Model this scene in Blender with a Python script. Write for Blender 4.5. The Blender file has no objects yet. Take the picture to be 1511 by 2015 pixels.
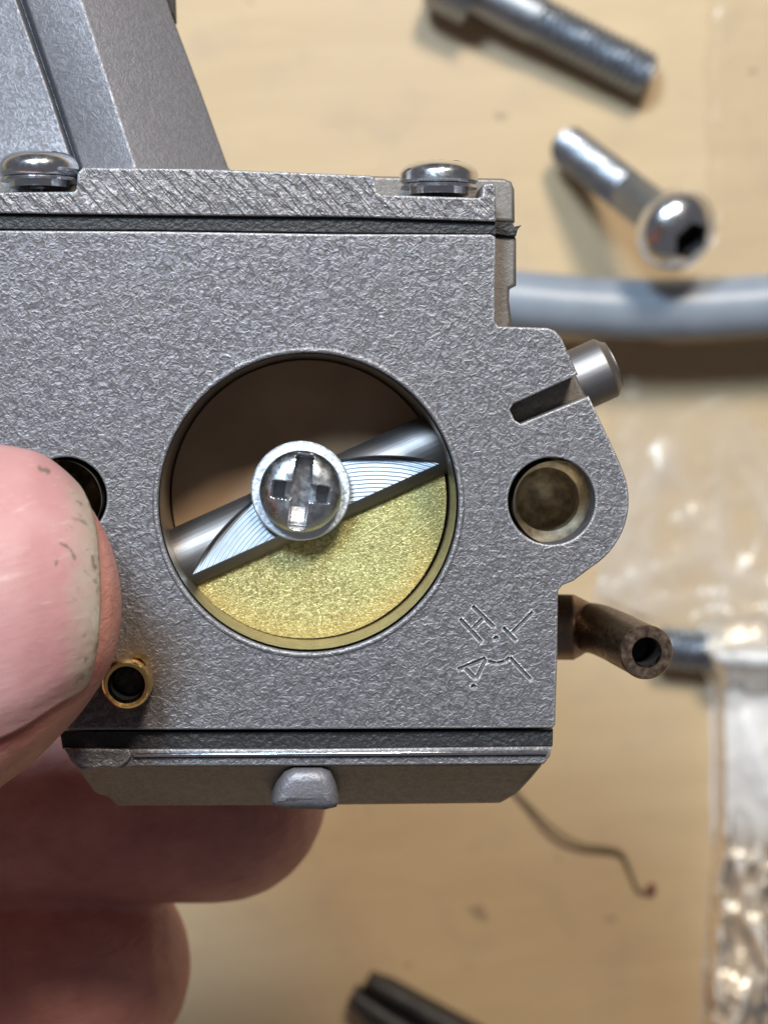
import bpy, bmesh, math, random
from mathutils import Vector, Matrix, Euler, noise

S = bpy.context.scene
C = S.collection
random.seed(7)
R = math.radians

# ------------------------------------------------------------------ camera, world, lamps (1 unit = 1 cm)
S.unit_settings.system = 'METRIC'
S.unit_settings.scale_length = 0.01
CAMZ, W0 = 12.0, 4.1            # camera height above the carburettor face; width seen at the face
cam = bpy.data.cameras.new('camera'); camo = bpy.data.objects.new('camera', cam); C.objects.link(camo)
camo.location = (0, 0, CAMZ)
cam.sensor_fit = 'AUTO'; cam.sensor_width = 36
cam.lens = 36 * CAMZ / (W0 * 2015 / 1511)
cam.clip_start = 0.1; cam.clip_end = 500
cam.dof.use_dof = True; cam.dof.focus_distance = 11.95; cam.dof.aperture_fstop = 0.55
S.camera = camo
S.view_settings.view_transform = 'Standard'; S.view_settings.look = 'None'
S.view_settings.exposure = 0.0; S.view_settings.gamma = 1.0
w = bpy.data.worlds.new('World'); S.world = w; w.use_nodes = True
w.node_tree.nodes['Background'].inputs[0].default_value = (0.50, 0.48, 0.52, 1)
w.node_tree.nodes['Background'].inputs[1].default_value = 0.20


def lamp(name, loc, size, power, col):
    l = bpy.data.lights.new(name, 'AREA'); l.shape = 'DISK'; l.size = size; l.energy = power; l.color = col
    o = bpy.data.objects.new(name, l); C.objects.link(o); o.location = loc
    o.rotation_euler = (Vector((0.3, 0, -4)) - Vector(loc)).to_track_quat('-Z', 'Y').to_euler()
    return o


lamp('cool_lamp', (-9, 20, 31), 9.5, 17500, (0.66, 0.84, 1.0))
lamp('warm_lamp', (8, 27, 31), 9.0, 19500, (1.0, 0.90, 0.76))

# ------------------------------------------------------------------ placing
TILT = Euler((R(2.8), R(2.2), 0)).to_matrix()
TINV = TILT.inverted()
BENCH = -9.0


def ray(x, y):
    return Vector(((x - 755.5) / 1511 * W0, -(y - 1007.5) / 1511 * W0, -CAMZ))


def Wp(x, y, z):                 # point of the photograph at world height z
    d = ray(x, y); return Vector((0, 0, CAMZ)) + d * ((CAMZ - z) / CAMZ)


def L(x, y, z=0.0):              # point of the photograph at depth z in the carburettor's own frame
    o = TINV @ Vector((0, 0, CAMZ)); d = TINV @ ray(x, y)
    return o + d * ((z - o.z) / d.z)


PX = W0 / 1511


def link(name, me, mat=None, parent=None, smooth=None, label=None):
    o = bpy.data.objects.new(name, me); C.objects.link(o)
    if mat is not None and not me.materials: me.materials.append(mat)
    if parent is not None: o.parent = parent
    if smooth is not None:
        me.polygons.foreach_set('use_smooth', [True] * len(me.polygons))
        if smooth < 180: me.set_sharp_from_angle(angle=R(smooth))
    if label: o['label'] = label
    return o


def thing(name, label, cat, loc=(0, 0, 0), rot=None, group=None):
    o = bpy.data.objects.new(name, None); C.objects.link(o); o.location = loc
    o.empty_display_size = 0.3
    if rot is not None: o.rotation_euler = rot
    o['label'] = label; o['category'] = cat
    if group: o['group'] = group
    return o


def tag(o, label, cat, group=None):
    o['label'] = label; o['category'] = cat
    if group: o['group'] = group
    return o


def mesh(name, verts, faces):
    me = bpy.data.meshes.new(name); me.from_pydata([tuple(v) for v in verts], [], faces); me.update()
    bm = bmesh.new(); bm.from_mesh(me); bmesh.ops.recalc_face_normals(bm, faces=bm.faces); bm.to_mesh(me); bm.free()
    return me


def evaluated(o):
    dg = bpy.context.evaluated_depsgraph_get(); dg.update()
    return bpy.data.meshes.new_from_object(o.evaluated_get(dg), depsgraph=dg)


def plate_mesh(name, outline, holes, z0, z1, bevel=0.012, res=2):
    """flat plate with holes from z0 (front) down to z1, edges rounded"""
    cu = bpy.data.curves.new(name, 'CURVE'); cu.dimensions = '2D'; cu.fill_mode = 'BOTH'
    for pts in [outline] + list(holes):
        sp = cu.splines.new('POLY'); sp.points.add(len(pts) - 1)
        for p, q in zip(sp.points, pts): p.co = (q[0], q[1], 0, 1)
        sp.use_cyclic_u = True
    cu.extrude = (z0 - z1) / 2 - bevel
    cu.bevel_depth = bevel; cu.bevel_resolution = res; cu.offset = -bevel
    o = bpy.data.objects.new(name, cu); C.objects.link(o)
    me = evaluated(o)
    bpy.data.objects.remove(o); bpy.data.curves.remove(cu)
    me.transform(Matrix.Translation((0, 0, (z0 + z1) / 2))); me.materials.clear()
    me.name = name
    bm = bmesh.new(); bm.from_mesh(me); bmesh.ops.remove_doubles(bm, verts=bm.verts, dist=1e-5); bm.to_mesh(me); bm.free()
    return me


def circle(cx, cy, r, n=96):
    return [(cx + r * math.cos(2 * math.pi * k / n), cy + r * math.sin(2 * math.pi * k / n)) for k in range(n)]


def ring_surface(rings, cap0=True, cap1=True, closed=False):
    """loft through rings with equal vertex counts"""
    n = len(rings[0]); v = [p for r in rings for p in r]; f = []
    m = len(rings)
    for i in range(m - 1 if not closed else m):
        for j in range(n):
            a, b = i, (i + 1) % m
            f.append((a * n + j, a * n + (j + 1) % n, b * n + (j + 1) % n, b * n + j))
    if not closed:
        if cap0: f.append(tuple(range(n)))
        if cap1: f.append(tuple((m - 1) * n + j for j in range(n)))
    return v, f


def lathe(profile, n=64, cap0=True, cap1=True):
    rings = [[Vector((r * math.cos(2 * math.pi * k / n), r * math.sin(2 * math.pi * k / n), z)) for k in range(n)] for r, z in profile]
    return ring_surface(rings, cap0, cap1)


def tube(path, radii, n=28):
    rings = []; up = Vector((0.13, 0.27, 1)).normalized(); prev = None
    for i, p in enumerate(path):
        t = (path[min(i + 1, len(path) - 1)] - path[max(i - 1, 0)]).normalized()
        a = (prev - t * prev.dot(t)) if prev is not None else t.orthogonal()
        a.normalize(); prev = a; b = t.cross(a)
        r = radii[i] if isinstance(radii, (list, tuple)) else radii
        rings.append([p + a * (r * math.cos(2 * math.pi * k / n)) + b * (r * math.sin(2 * math.pi * k / n)) for k in range(n)])
    return rings


def spline(pts, n):
    out = []; m = len(pts)
    for i in range(m - 1):
        p0, p1, p2, p3 = pts[max(i - 1, 0)], pts[i], pts[i + 1], pts[min(i + 2, m - 1)]
        for k in range(n):
            t = k / n
            out.append(0.5 * ((2 * p1) + (p2 - p0) * t + (2 * p0 - 5 * p1 + 4 * p2 - p3) * t * t + (3 * p1 - p0 - 3 * p2 + p3) * t ** 3))
    out.append(pts[-1].copy()); return out


def interp(xs, ys, x):
    if x <= xs[0]: return ys[0]
    for i in range(len(xs) - 1):
        if x <= xs[i + 1]:
            t = (x - xs[i]) / (xs[i + 1] - xs[i]); return ys[i] + (ys[i + 1] - ys[i]) * t
    return ys[-1]


def cubic(xs, ys, x):
    if x <= xs[0]: return ys[0]
    if x >= xs[-1]: return ys[-1]
    n = len(xs)
    i = max(k for k in range(n - 1) if xs[k] <= x)
    sl = lambda k: (ys[k + 1] - ys[k]) / (xs[k + 1] - xs[k])
    tan = lambda k: sl(0) if k == 0 else sl(n - 2) if k == n - 1 else (sl(k - 1) * (xs[k + 1] - xs[k]) + sl(k) * (xs[k] - xs[k - 1])) / (xs[k + 1] - xs[k - 1])
    h = xs[i + 1] - xs[i]; t = (x - xs[i]) / h
    return ys[i] * (2 * t ** 3 - 3 * t * t + 1) + h * tan(i) * (t ** 3 - 2 * t * t + t) + ys[i + 1] * (3 * t * t - 2 * t ** 3) + h * tan(i + 1) * (t ** 3 - t * t)


def sstep(a, b, x):
    t = min(1, max(0, (x - a) / (b - a))); return t * t * (3 - 2 * t)


# ------------------------------------------------------------------ materials
class M:
    def __init__(s, name):
        s.m = bpy.data.materials.new(name); s.m.use_nodes = True
        s.t = s.m.node_tree; s.b = s.t.nodes['Principled BSDF']; s.out = s.t.nodes['Material Output']
        s.co = s.t.nodes.new('ShaderNodeTexCoord').outputs['Object']

    def set(s, **k):
        for a, v in k.items():
            i = s.b.inputs[a.replace('_', ' ')]
            i.default_value = (*v, 1) if isinstance(v, tuple) and len(v) == 3 and i.type == 'RGBA' else v
        return s

    def n(s, t, **k):
        nd = s.t.nodes.new(t)
        for a, v in k.items(): setattr(nd, a, v)
        return nd

    def l(s, a, b): s.t.links.new(a, b)

    def mapped(s, scale=(1, 1, 1), rot=(0, 0, 0), loc=(0, 0, 0)):
        mp = s.n('ShaderNodeMapping', vector_type='TEXTURE'); s.l(s.co, mp.inputs[0])
        mp.inputs['Scale'].default_value = tuple(1 / c for c in scale); mp.inputs['Rotation'].default_value = rot; mp.inputs['Location'].default_value = loc
        return mp.outputs[0]

    def noise(s, scale, detail=3, rough=0.55, dist=0.0, vec=None):
        nd = s.n('ShaderNodeTexNoise'); s.l(vec if vec is not None else s.co, nd.inputs['Vector'])
        nd.inputs['Scale'].default_value = scale; nd.inputs['Detail'].default_value = detail
        nd.inputs['Roughness'].default_value = rough; nd.inputs['Distortion'].default_value = dist
        return nd.outputs['Fac']

    def ramp(s, fac, stops, interp='LINEAR'):
        nd = s.n('ShaderNodeValToRGB'); s.l(fac, nd.inputs[0]); cr = nd.color_ramp; cr.interpolation = interp
        while len(cr.elements) < len(stops): cr.elements.new(0.5)
        for e, (p, c) in zip(cr.elements, stops):
            e.position = p; e.color = (*c, 1) if isinstance(c, tuple) else (c, c, c, 1)
        return nd.outputs[0]

    def mix(s, fac, a, b, mode='MIX'):
        nd = s.n('ShaderNodeMix', data_type='RGBA', blend_type=mode)
        for i, v in ((0, fac), (6, a), (7, b)):
            if isinstance(v, bpy.types.NodeSocket): s.l(v, nd.inputs[i])
            else: nd.inputs[i].default_value = (*v, 1) if isinstance(v, tuple) else v
        return nd.outputs[2]

    def math(s, op, a, b=0.0):
        nd = s.n('ShaderNodeMath', operation=op)
        for i, v in ((0, a), (1, b)):
            if isinstance(v, bpy.types.NodeSocket): s.l(v, nd.inputs[i])
            else: nd.inputs[i].default_value = v
        return nd.outputs[0]

    def bump(s, h, strength, dist, chain=None):
        nd = s.n('ShaderNodeBump'); s.l(h, nd.inputs['Height'])
        nd.inputs['Strength'].default_value = strength; nd.inputs['Distance'].default_value = dist
        if chain is not None: s.l(chain, nd.inputs['Normal'])
        return nd.outputs[0]

    def attr(s, name):
        nd = s.n('ShaderNodeAttribute'); nd.attribute_name = name; return nd.outputs['Fac']

    def color(s, c): s.l(c, s.b.inputs['Base Color']); return s
    def rough(s, c): s.l(c, s.b.inputs['Roughness']); return s
    def normal(s, c): s.l(c, s.b.inputs['Normal']); return s

    def wear(s, radius):          # 1 on worn corners, by comparing the true and the rounded normal
        bv = s.n('ShaderNodeBevel'); bv.inputs['Radius'].default_value = radius; bv.samples = 3
        ge = s.n('ShaderNodeNewGeometry')
        d = s.n('ShaderNodeVectorMath', operation='DOT_PRODUCT'); s.l(bv.outputs[0], d.inputs[0]); s.l(ge.outputs['Normal'], d.inputs[1])
        return s.math('SUBTRACT', 1.0, d.outputs['Value'])


def cast_metal(name, base, grain=1.0, metallic=0.75, scratches=False):
    m = M(name); m.set(Metallic=metallic, Roughness=0.5)
    n1 = m.noise(30, 2.2, 0.5, 1.5); n2 = m.noise(17, 2, 0.5, 0.6); n3 = m.noise(1.6, 4, 0.65)
    d = tuple(c * (1 - 0.30 * grain) for c in base); u = tuple(min(1, c * (1 + 0.32 * grain)) for c in base)
    col = m.ramp(n1, [(0.40, d), (0.60, u)])
    col = m.mix(m.ramp(n3, [(0.35, 0.0), (0.7, 0.35)]), col, tuple(c * f for c, f in zip(base, (0.98, 0.92, 0.86))))
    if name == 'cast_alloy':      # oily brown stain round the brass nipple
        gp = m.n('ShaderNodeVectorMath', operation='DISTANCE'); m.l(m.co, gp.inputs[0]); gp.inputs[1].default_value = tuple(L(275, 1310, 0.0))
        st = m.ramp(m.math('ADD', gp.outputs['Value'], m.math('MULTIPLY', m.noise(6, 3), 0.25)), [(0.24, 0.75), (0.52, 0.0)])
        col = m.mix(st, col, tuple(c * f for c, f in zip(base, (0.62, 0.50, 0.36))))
    if grain >= 0.9:
        wr = m.ramp(m.math('MULTIPLY', m.wear(0.017), m.math('ADD', m.noise(22, 2), 0.45)), [(0.02, 0.0), (0.09, 1.0)])
        col = m.mix(wr, col, (0.82, 0.82, 0.83))
    m.color(col)
    m.rough(m.ramp(n1, [(0.3, 0.66), (0.7, 0.48)]))
    if grain >= 0.9:
        pit = m.ramp(m.noise(4.5, 2, 0.5, 0.0), [(0.235, 0.8), (0.26, 0.0)])
        col = m.mix(pit, col, (0.06, 0.055, 0.055)); m.color(col)
    b = m.bump(n1, 0.9 * grain, 0.0105)
    m.l(m.math('MULTIPLY', m.ramp(m.noise(0.9, 3, 0.6), [(0.3, 0.55), (0.7, 1.0)]), 0.85 * grain), b.node.inputs['Strength'])
    b = m.bump(n2, 0.5 * grain, 0.010, b)
    if scratches:
        sc = m.noise(1, 2, 0.6, 0.3, m.mapped((5, 26, 9), (0, 0, R(-48))))
        b = m.bump(m.ramp(sc, [(0.42, 0.0), (0.60, 1.0)]), 0.45, 0.014, b)
    m.normal(b)
    return m.m


MAT = {}
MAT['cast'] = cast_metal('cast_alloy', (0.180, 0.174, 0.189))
MAT['cast_cover'] = cast_metal('cast_alloy_cover', (0.20, 0.193, 0.205), 1.0, 0.75, True)
MAT['cast_neck'] = cast_metal('cast_alloy_neck', (0.185, 0.18, 0.198), 0.5, 0.6)
MAT['cast_smooth'] = cast_metal('cast_alloy_smooth', (0.20, 0.185, 0.175), 0.3, 0.7)
MAT['cover_low'] = cast_metal('pressed_cover_metal', (0.34, 0.305, 0.26), 0.2, 0.4)


def shiny(name, col, rough, bump=0.15, bscale=30):
    m = M(name); m.set(Metallic=1.0, Base_Color=col)
    n = m.noise(bscale, 3); m.rough(m.ramp(n, [(0.3, rough * 0.7), (0.7, rough * 1.4)]))
    m.normal(m.bump(n, bump, 0.004)); return m.m


MAT['chrome'] = shiny('zinc_plated_steel', (0.76, 0.79, 0.84), 0.20)
MAT['screw'] = shiny('dull_zinc_steel', (0.62, 0.65, 0.69), 0.30, 0.25, 24)
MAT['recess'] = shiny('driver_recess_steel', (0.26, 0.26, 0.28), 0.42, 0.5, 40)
MAT['groove'] = shiny('groove_metal_and_socket_shade', (0.13, 0.13, 0.14), 0.38, 0.2)  # stamped marks; also the shade painted into bolt sockets
MAT['bolt'] = shiny('bolt_steel', (0.30, 0.33, 0.38), 0.42, 0.1)
MAT['brass'] = shiny('brass', (0.80, 0.52, 0.20), 0.20, 0.3)
MAT['bronze'] = shiny('aged_bronze_tube', (0.27, 0.195, 0.145), 0.36, 0.15)
MAT['washer'] = shiny('washer_steel', (0.74, 0.80, 0.88), 0.55, 1.0, 45)


def shaft_mat():
    m = M('milled_steel'); m.set(Metallic=1.0, Base_Color=(0.30, 0.335, 0.385))
    wv = m.n('ShaderNodeTexWave', wave_type='RINGS', rings_direction='Z')
    m.l(m.mapped((1, 1, 1), (0, 0, 0), (0.0, -0.9, 0)), wv.inputs[0])
    wv.inputs['Scale'].default_value = 14; wv.inputs['Distortion'].default_value = 0.6; wv.inputs['Detail'].default_value = 2
    m.rough(m.ramp(m.noise(20, 3), [(0.3, 0.42), (0.7, 0.55)]))
    m.normal(m.bump(wv.outputs['Fac'], 0.6, 0.004)); return m.m


MAT['flat'] = shaft_mat()
ms = M('satin_steel'); ms.set(Metallic=1.0, Base_Color=(0.25, 0.24, 0.245), Roughness=0.50)
ms.normal(ms.bump(ms.noise(1, 2, 0.5, 0, ms.mapped((3, 60, 60))), 0.35, 0.003)); MAT['shaft'] = ms.m


def plate_mat():
    m = M('yellow_zinc_plate'); m.set(Metallic=0.75)
    n1 = m.noise(62, 2.5, 0.65, 1.2); n2 = m.noise(2.2, 3)
    col = m.ramp(n1, [(0.36, (0.20, 0.18, 0.065)), (0.5, (0.40, 0.355, 0.145)), (0.64, (0.72, 0.67, 0.36))])
    col = m.mix(m.ramp(n2, [(0.45, 0.0), (0.75, 0.45)]), col, (0.62, 0.64, 0.28))
    col = m.mix(m.ramp(m.attr('rim'), [(0.80, 0.0), (1.0, 0.6)]), col, (0.46, 0.32, 0.10))
    m.color(col); m.rough(m.ramp(n1, [(0.3, 0.55), (0.7, 0.38)]))
    b = m.bump(n1, 0.8, 0.006)
    sc = m.noise(1, 1, 0.5, 0.0, m.mapped((0.9, 42, 3), (0, 0, R(9))))
    m.normal(m.bump(m.ramp(sc, [(0.72, 0.0), (0.76, 1.0)]), 0.4, 0.004, b)); return m.m


MAT['plate'] = plate_mat()


def simple(name, col, rough, metallic=0.0, bump=0.3, bscale=40, var=0.25, bdist=0.006):
    m = M(name); m.set(Metallic=metallic, Roughness=rough)
    n = m.noise(bscale, 3)
    m.color(m.ramp(n, [(0.3, tuple(c * (1 - var) for c in col)), (0.7, tuple(min(1, c * (1 + var)) for c in col))]))
    m.normal(m.bump(n, bump, bdist)); return m.m


MAT['gasket'] = simple('black_gasket', (0.016, 0.016, 0.018), 0.5, 0, 0.9, 40, 0.5, 0.01)
MAT['bore'] = simple('bore_metal', (0.30, 0.27, 0.22), 0.38, 0.9, 0.2, 12, 0.15)
MAT['throttle'] = simple('brown_throttle_plate', (0.42, 0.27, 0.16), 0.55, 0.0, 0.1, 3, 0.12)
MAT['hole'] = simple('hole_metal', (0.46, 0.39, 0.29), 0.5, 0.6, 0.5, 14, 0.5)
MAT['hose'] = simple('grey_vinyl', (0.23, 0.26, 0.31), 0.38, 0, 0.05, 3, 0.1)
MAT['tool'] = simple('dark_tool_steel', (0.028, 0.027, 0.027), 0.5, 0.2, 0.6, 6, 0.4)
MAT['thread'] = simple('thread_fibre', (0.17, 0.13, 0.075), 0.8)
MAT['crumb'] = simple('crumb', (0.16, 0.05, 0.035), 0.7)
MAT['black'] = simple('black_rubber_and_hole_shade', (0.012, 0.012, 0.012), 0.6)  # rubber piece, and the shade painted inside nipple and elbow


def bench_mat():
    m = M('bench_board')
    big = m.noise(0.35, 4, 0.6); fib = m.noise(1, 4, 0.6, 0.4, m.mapped((0.5, 3.2, 1), (0, 0, R(4)))); fine = m.noise(14, 3)
    col = m.ramp(fib, [(0.25, (0.475, 0.340, 0.190)), (0.75, (0.55, 0.405, 0.235))])
    col = m.mix(m.ramp(big, [(0.35, 0.0), (0.7, 0.5)]), col, (0.47, 0.345, 0.225))
    col = m.mix(m.ramp(m.noise(2.1, 3, 0.5, 0.3), [(0.54, 0.0), (0.74, 0.40)]), col, (0.40, 0.30, 0.20))
    col = m.mix(m.ramp(m.noise(3.6, 1), [(0.76, 0.0), (0.80, 0.6)]), col, (0.20, 0.14, 0.09))
    m.color(col); m.set(Roughness=0.55); m.normal(m.bump(fine, 0.15, 0.01)); return m.m


def bag_mat():
    m = M('clear_plastic_film')
    m.t.nodes.remove(m.b)
    tr = m.n('ShaderNodeBsdfTransparent'); tr.inputs[0].default_value = (0.96, 0.955, 0.94, 1)
    gl = m.n('ShaderNodeBsdfGlossy'); gl.inputs['Roughness'].default_value = 0.22; gl.inputs[0].default_value = (1.0, 0.95, 0.88, 1)
    df = m.n('ShaderNodeBsdfDiffuse'); df.inputs[0].default_value = (0.86, 0.85, 0.85, 1)
    fr = m.n('ShaderNodeFresnel'); fr.inputs[0].default_value = 1.5
    nm = m.bump(m.noise(3.0, 2, 0.5, 0.4), 0.15, 0.04)
    m.l(nm, gl.inputs['Normal']); m.l(nm, fr.inputs['Normal'])
    a = m.n('ShaderNodeMixShader'); m.l(m.attr('milky'), a.inputs[0]); m.l(tr.outputs[0], a.inputs[1]); m.l(df.outputs[0], a.inputs[2])
    b = m.n('ShaderNodeMixShader'); m.l(m.math('MULTIPLY', fr.outputs[0], m.math('ADD', m.math('MULTIPLY', m.attr('gloss'), 0.65), 0.45)), b.inputs[0]); m.l(a.outputs[0], b.inputs[1]); m.l(gl.outputs[0], b.inputs[2])
    m.l(b.outputs[0], m.out.inputs[0]); return m.m


def skin_mat():
    m = M('skin'); m.set(Roughness=0.42)
    n1 = m.noise(3.2, 4, 0.6); n2 = m.noise(28, 3)
    col = m.ramp(n1, [(0.3, (0.47, 0.190, 0.165)), (0.7, (0.62, 0.285, 0.235))])
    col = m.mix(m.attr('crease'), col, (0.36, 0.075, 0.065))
    col = m.mix(m.ramp(m.noise(16, 3, 0.6, 0.8), [(0.66, 0.0), (0.78, 0.5)]), col, (0.50, 0.33, 0.27))
    m.color(col)
    m.b.inputs['Subsurface Weight'].default_value = 0.35
    m.b.inputs['Subsurface Radius'].default_value = (0.25, 0.09, 0.05)
    m.b.inputs['Subsurface Scale'].default_value = 0.6
    wr = m.noise(1, 4, 0.65, 0.8, m.mapped((6, 20, 9), (0, 0, R(28))))
    m.normal(m.bump(wr, 0.6, 0.025, m.bump(n2, 0.3, 0.006))); return m.m


def nail_mat():
    m = M('thumbnail')
    n1 = m.noise(2.4, 3, 0.55); ln = m.noise(1, 3, 0.6, 0.2, m.mapped((1.2, 26, 10), (0, 0, R(14))))
    col = m.ramp(n1, [(0.3, (0.41, 0.190, 0.19)), (0.7, (0.48, 0.260, 0.25))])
    e = m.math('ADD', m.attr('edge'), m.math('MULTIPLY', m.math('SUBTRACT', m.noise(9, 4, 0.65), 0.5), 0.30))
    col = m.mix(m.ramp(e, [(0.74, 0.0), (0.95, 0.8)]), col, (0.38, 0.33, 0.26))
    col = m.mix(m.ramp(e, [(0.97, 0.0), (1.05, 0.6)]), col, (0.50, 0.46, 0.37))
    dirt = m.math('MULTIPLY', m.ramp(m.noise(11, 4, 0.7, 0.5), [(0.585, 0.0), (0.66, 0.8)]), m.ramp(m.attr('edge'), [(0.72, 0.0), (0.90, 1.0)]))
    col = m.mix(dirt, col, (0.16, 0.14, 0.10))
    col = m.mix(m.ramp(m.attr('spot'), [(0.0, 0.0), (0.8, 0.85)]), col, (0.13, 0.10, 0.08))
    col = m.mix(m.math('MULTIPLY', m.ramp(ln, [(0.62, 0.0), (0.74, 0.35)]), 1.0), col, (0.60, 0.44, 0.41))
    m.color(col); m.set(Roughness=0.48, Specular_IOR_Level=0.35)
    m.b.inputs['Subsurface Weight'].default_value = 0.25
    m.b.inputs['Subsurface Radius'].default_value = (0.2, 0.08, 0.05)
    m.b.inputs['Subsurface Scale'].default_value = 0.4
    m.normal(m.bump(ln, 0.30, 0.008, m.bump(m.noise(5, 3), 0.3, 0.03))); return m.m


# ------------------------------------------------------------------ bench
v = [(-70, -70, BENCH), (70, -70, BENCH), (70, 70, BENCH), (-70, 70, BENCH), (-70, -70, BENCH - 2), (70, -70, BENCH - 2), (70, 70, BENCH - 2), (-70, 70, BENCH - 2)]
b = link('workbench_top', mesh('workbench_top', v, [(0, 1, 2, 3), (7, 6, 5, 4), (0, 4, 5, 1), (1, 5, 6, 2), (2, 6, 7, 3), (3, 7, 4, 0)]), bench_mat())
b['kind'] = 'structure'

# ------------------------------------------------------------------ carburettor
carb = thing('carburetor', 'grey cast metal carburettor held between thumb and fingers, round choke bore in its face', 'carburetor', (0, 0, 0), TILT.to_euler())


def poly(pts, z): return [L(x, y, z).xy for x, y in pts]


def cpx(x, y, r, z, n=96):
    c = L(x, y, z); s = r * PX * (CAMZ - z) / CAMZ
    return circle(c.x, c.y, s, n)


def arc(cx, cy, r, a0, a1, n):
    return [(cx + r * math.cos(R(a0 + (a1 - a0) * k / n)), cy + r * math.sin(R(a0 + (a1 - a0) * k / n))) for k in range(n + 1)]


lobe = [(1200, 868), (1218, 908)] + arc(1083, 985, 154, -22, 58, 14) + [(1128, 1143), (1106, 1152), (1098, 1162)]
face_out = [(-260, 452), (300, 455), (640, 460), (965, 461), (975, 466), (974, 560), (973, 632), (980, 642), (1078, 645), (1092, 651), (1104, 664),
            (1137, 737), (1010, 795), (1003, 806), (1012, 826), (1024, 834), (1158, 779)] + lobe + \
           [(1096, 1300), (1092, 1426), (1087, 1433), (150, 1437), (119, 1432), (112, 1165), (60, 1150), (0, 1120), (-30, 1060), (-60, 900), (-260, 870)]
body_out = [(-250, 462), (1012, 462), (1016, 470), (1016, 562), (1003, 568), (1002, 590), (1007, 632), (1000, 642), (1075, 650), (1090, 656), (1101, 668), (1160, 795)] + \
           [(x - 5, y) for x, y in lobe] + [(1092, 1300), (1088, 1429), (124, 1432), (118, 1168), (-20, 1080), (-50, 900), (-250, 880)]
bore = (608, 990, 294)
FZ = -0.26
me = plate_mesh('mounting_face', poly(face_out, 0), [cpx(*bore, 0, 160), cpx(1085, 986, 86, 0), cpx(130, 980, 80, 0)], 0, FZ, 0.011)

# the stamped marks are cut into the face as V grooves
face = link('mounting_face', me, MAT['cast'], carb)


def zp(X, Y): return 860 + X / 5.82, 1160 + Y / 5.82


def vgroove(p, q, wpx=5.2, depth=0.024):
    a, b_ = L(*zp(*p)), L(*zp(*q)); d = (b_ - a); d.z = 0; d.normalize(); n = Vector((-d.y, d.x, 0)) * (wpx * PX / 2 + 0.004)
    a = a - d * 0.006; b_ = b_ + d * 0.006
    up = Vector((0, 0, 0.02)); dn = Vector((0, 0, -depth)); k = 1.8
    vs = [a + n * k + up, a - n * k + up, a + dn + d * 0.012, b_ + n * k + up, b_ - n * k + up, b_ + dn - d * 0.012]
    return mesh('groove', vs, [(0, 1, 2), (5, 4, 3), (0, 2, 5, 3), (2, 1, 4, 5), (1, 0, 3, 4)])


strokes = [((405, 190), (655, 435)), ((262, 335), (515, 605)), ((405, 450), (525, 330)), ((1095, 255), (855, 495)), ((755, 435), (905, 590)),
           ((235, 918), (555, 788)), ((320, 900), (440, 1020)), ((555, 795), (445, 1025)), ((580, 822), (680, 845)), ((680, 845), (775, 822)),
           ((775, 822), (832, 778)), ((832, 778), (1075, 1035))]
tmp = []
for p, q in strokes:
    wd = 6.5 if p[1] in (918, 900) else 5.4 if p[1] < 800 and p[0] < 560 else 4.6
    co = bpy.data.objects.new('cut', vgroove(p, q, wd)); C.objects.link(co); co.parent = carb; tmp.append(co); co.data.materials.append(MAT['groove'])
for X, Y in ((672, 560), (415, 1112)):
    c = L(*zp(X, Y))
    vv, ff = lathe([(0.0135, -0.024), (0.018, 0.02)], 14)
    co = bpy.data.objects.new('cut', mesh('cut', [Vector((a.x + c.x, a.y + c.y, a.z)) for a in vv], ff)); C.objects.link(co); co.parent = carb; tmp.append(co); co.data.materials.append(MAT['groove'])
for co in tmp:
    md = face.modifiers.new('cut', 'BOOLEAN'); md.operation = 'DIFFERENCE'; md.object = co; md.solver = 'EXACT'
m2 = evaluated(face)
face.modifiers.clear()
if len(m2.vertices) > 100:
    face.data = m2
for co in tmp: bpy.data.objects.remove(co)
if not face.data.materials: face.data.materials.append(MAT['cast'])

BZ = FZ - 0.003
body = link('body', plate_mesh('body', poly(body_out, FZ), [cpx(606, 987, 291, FZ, 160), cpx(1085, 986, 84, FZ), cpx(130, 980, 78, FZ)], BZ, -1.75, 0.02), MAT['cast_smooth'], carb)
# blind bolt holes and the bore with its inner venturi
for x, y, r, dp in ((1085, 986, 82.5, 0.16), (130, 980, 76.5, 1.35)):
    c = L(x, y, FZ); s = r * PX * (CAMZ - FZ) / CAMZ
    vv, ff = lathe([(s, -0.03), (s, FZ - dp), (s * 0.90, FZ - dp - 0.03), (s * 0.78, FZ - dp - 0.05), (s * 0.76, FZ - dp - 0.26), (s * 0.5, FZ - dp - 0.33), (0.01, FZ - dp - 0.36)], 64, False, True)
    link('bolt_hole', mesh('bolt_hole', [a + Vector((c.x, c.y, 0)) for a in vv], ff), MAT['hole'], carb, 40)
bc = L(607, 988, 0); br = 291 * PX
vv, ff = lathe([(br * 1.0, -0.005), (br * 0.995, -0.28), (br * 0.985, -0.95), (br * 0.80, -1.25), (br * 0.62, -1.5), (br * 0.60, -2.1), (0.02, -2.12)], 128, False, True)
link('bore', mesh('bore', [a + Vector((bc.x, bc.y, 0)) for a in vv], ff), MAT['bore'], carb, 50)

vv, ff = lathe([(0.01, -0.80), (br * 0.975, -0.80), (br * 0.975, -0.84), (0.01, -0.84)], 96, False, False)
link('throttle_plate', mesh('throttle_plate', [a + Vector((bc.x, bc.y, 0)) for a in vv], ff), MAT['throttle'], carb, 40)

rim_c = L(608, 990, 0); q = PX
vv, ff = lathe([(294 * q, -0.02), (295 * q, 0.001), (299 * q, 0.006), (305 * q, 0.005), (309 * q, -0.01)], 160, False, False)
link('bore_rim', mesh('bore_rim', [a + Vector((rim_c.x, rim_c.y, 0)) for a in vv], ff), MAT['cast'], carb, 60)

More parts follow.
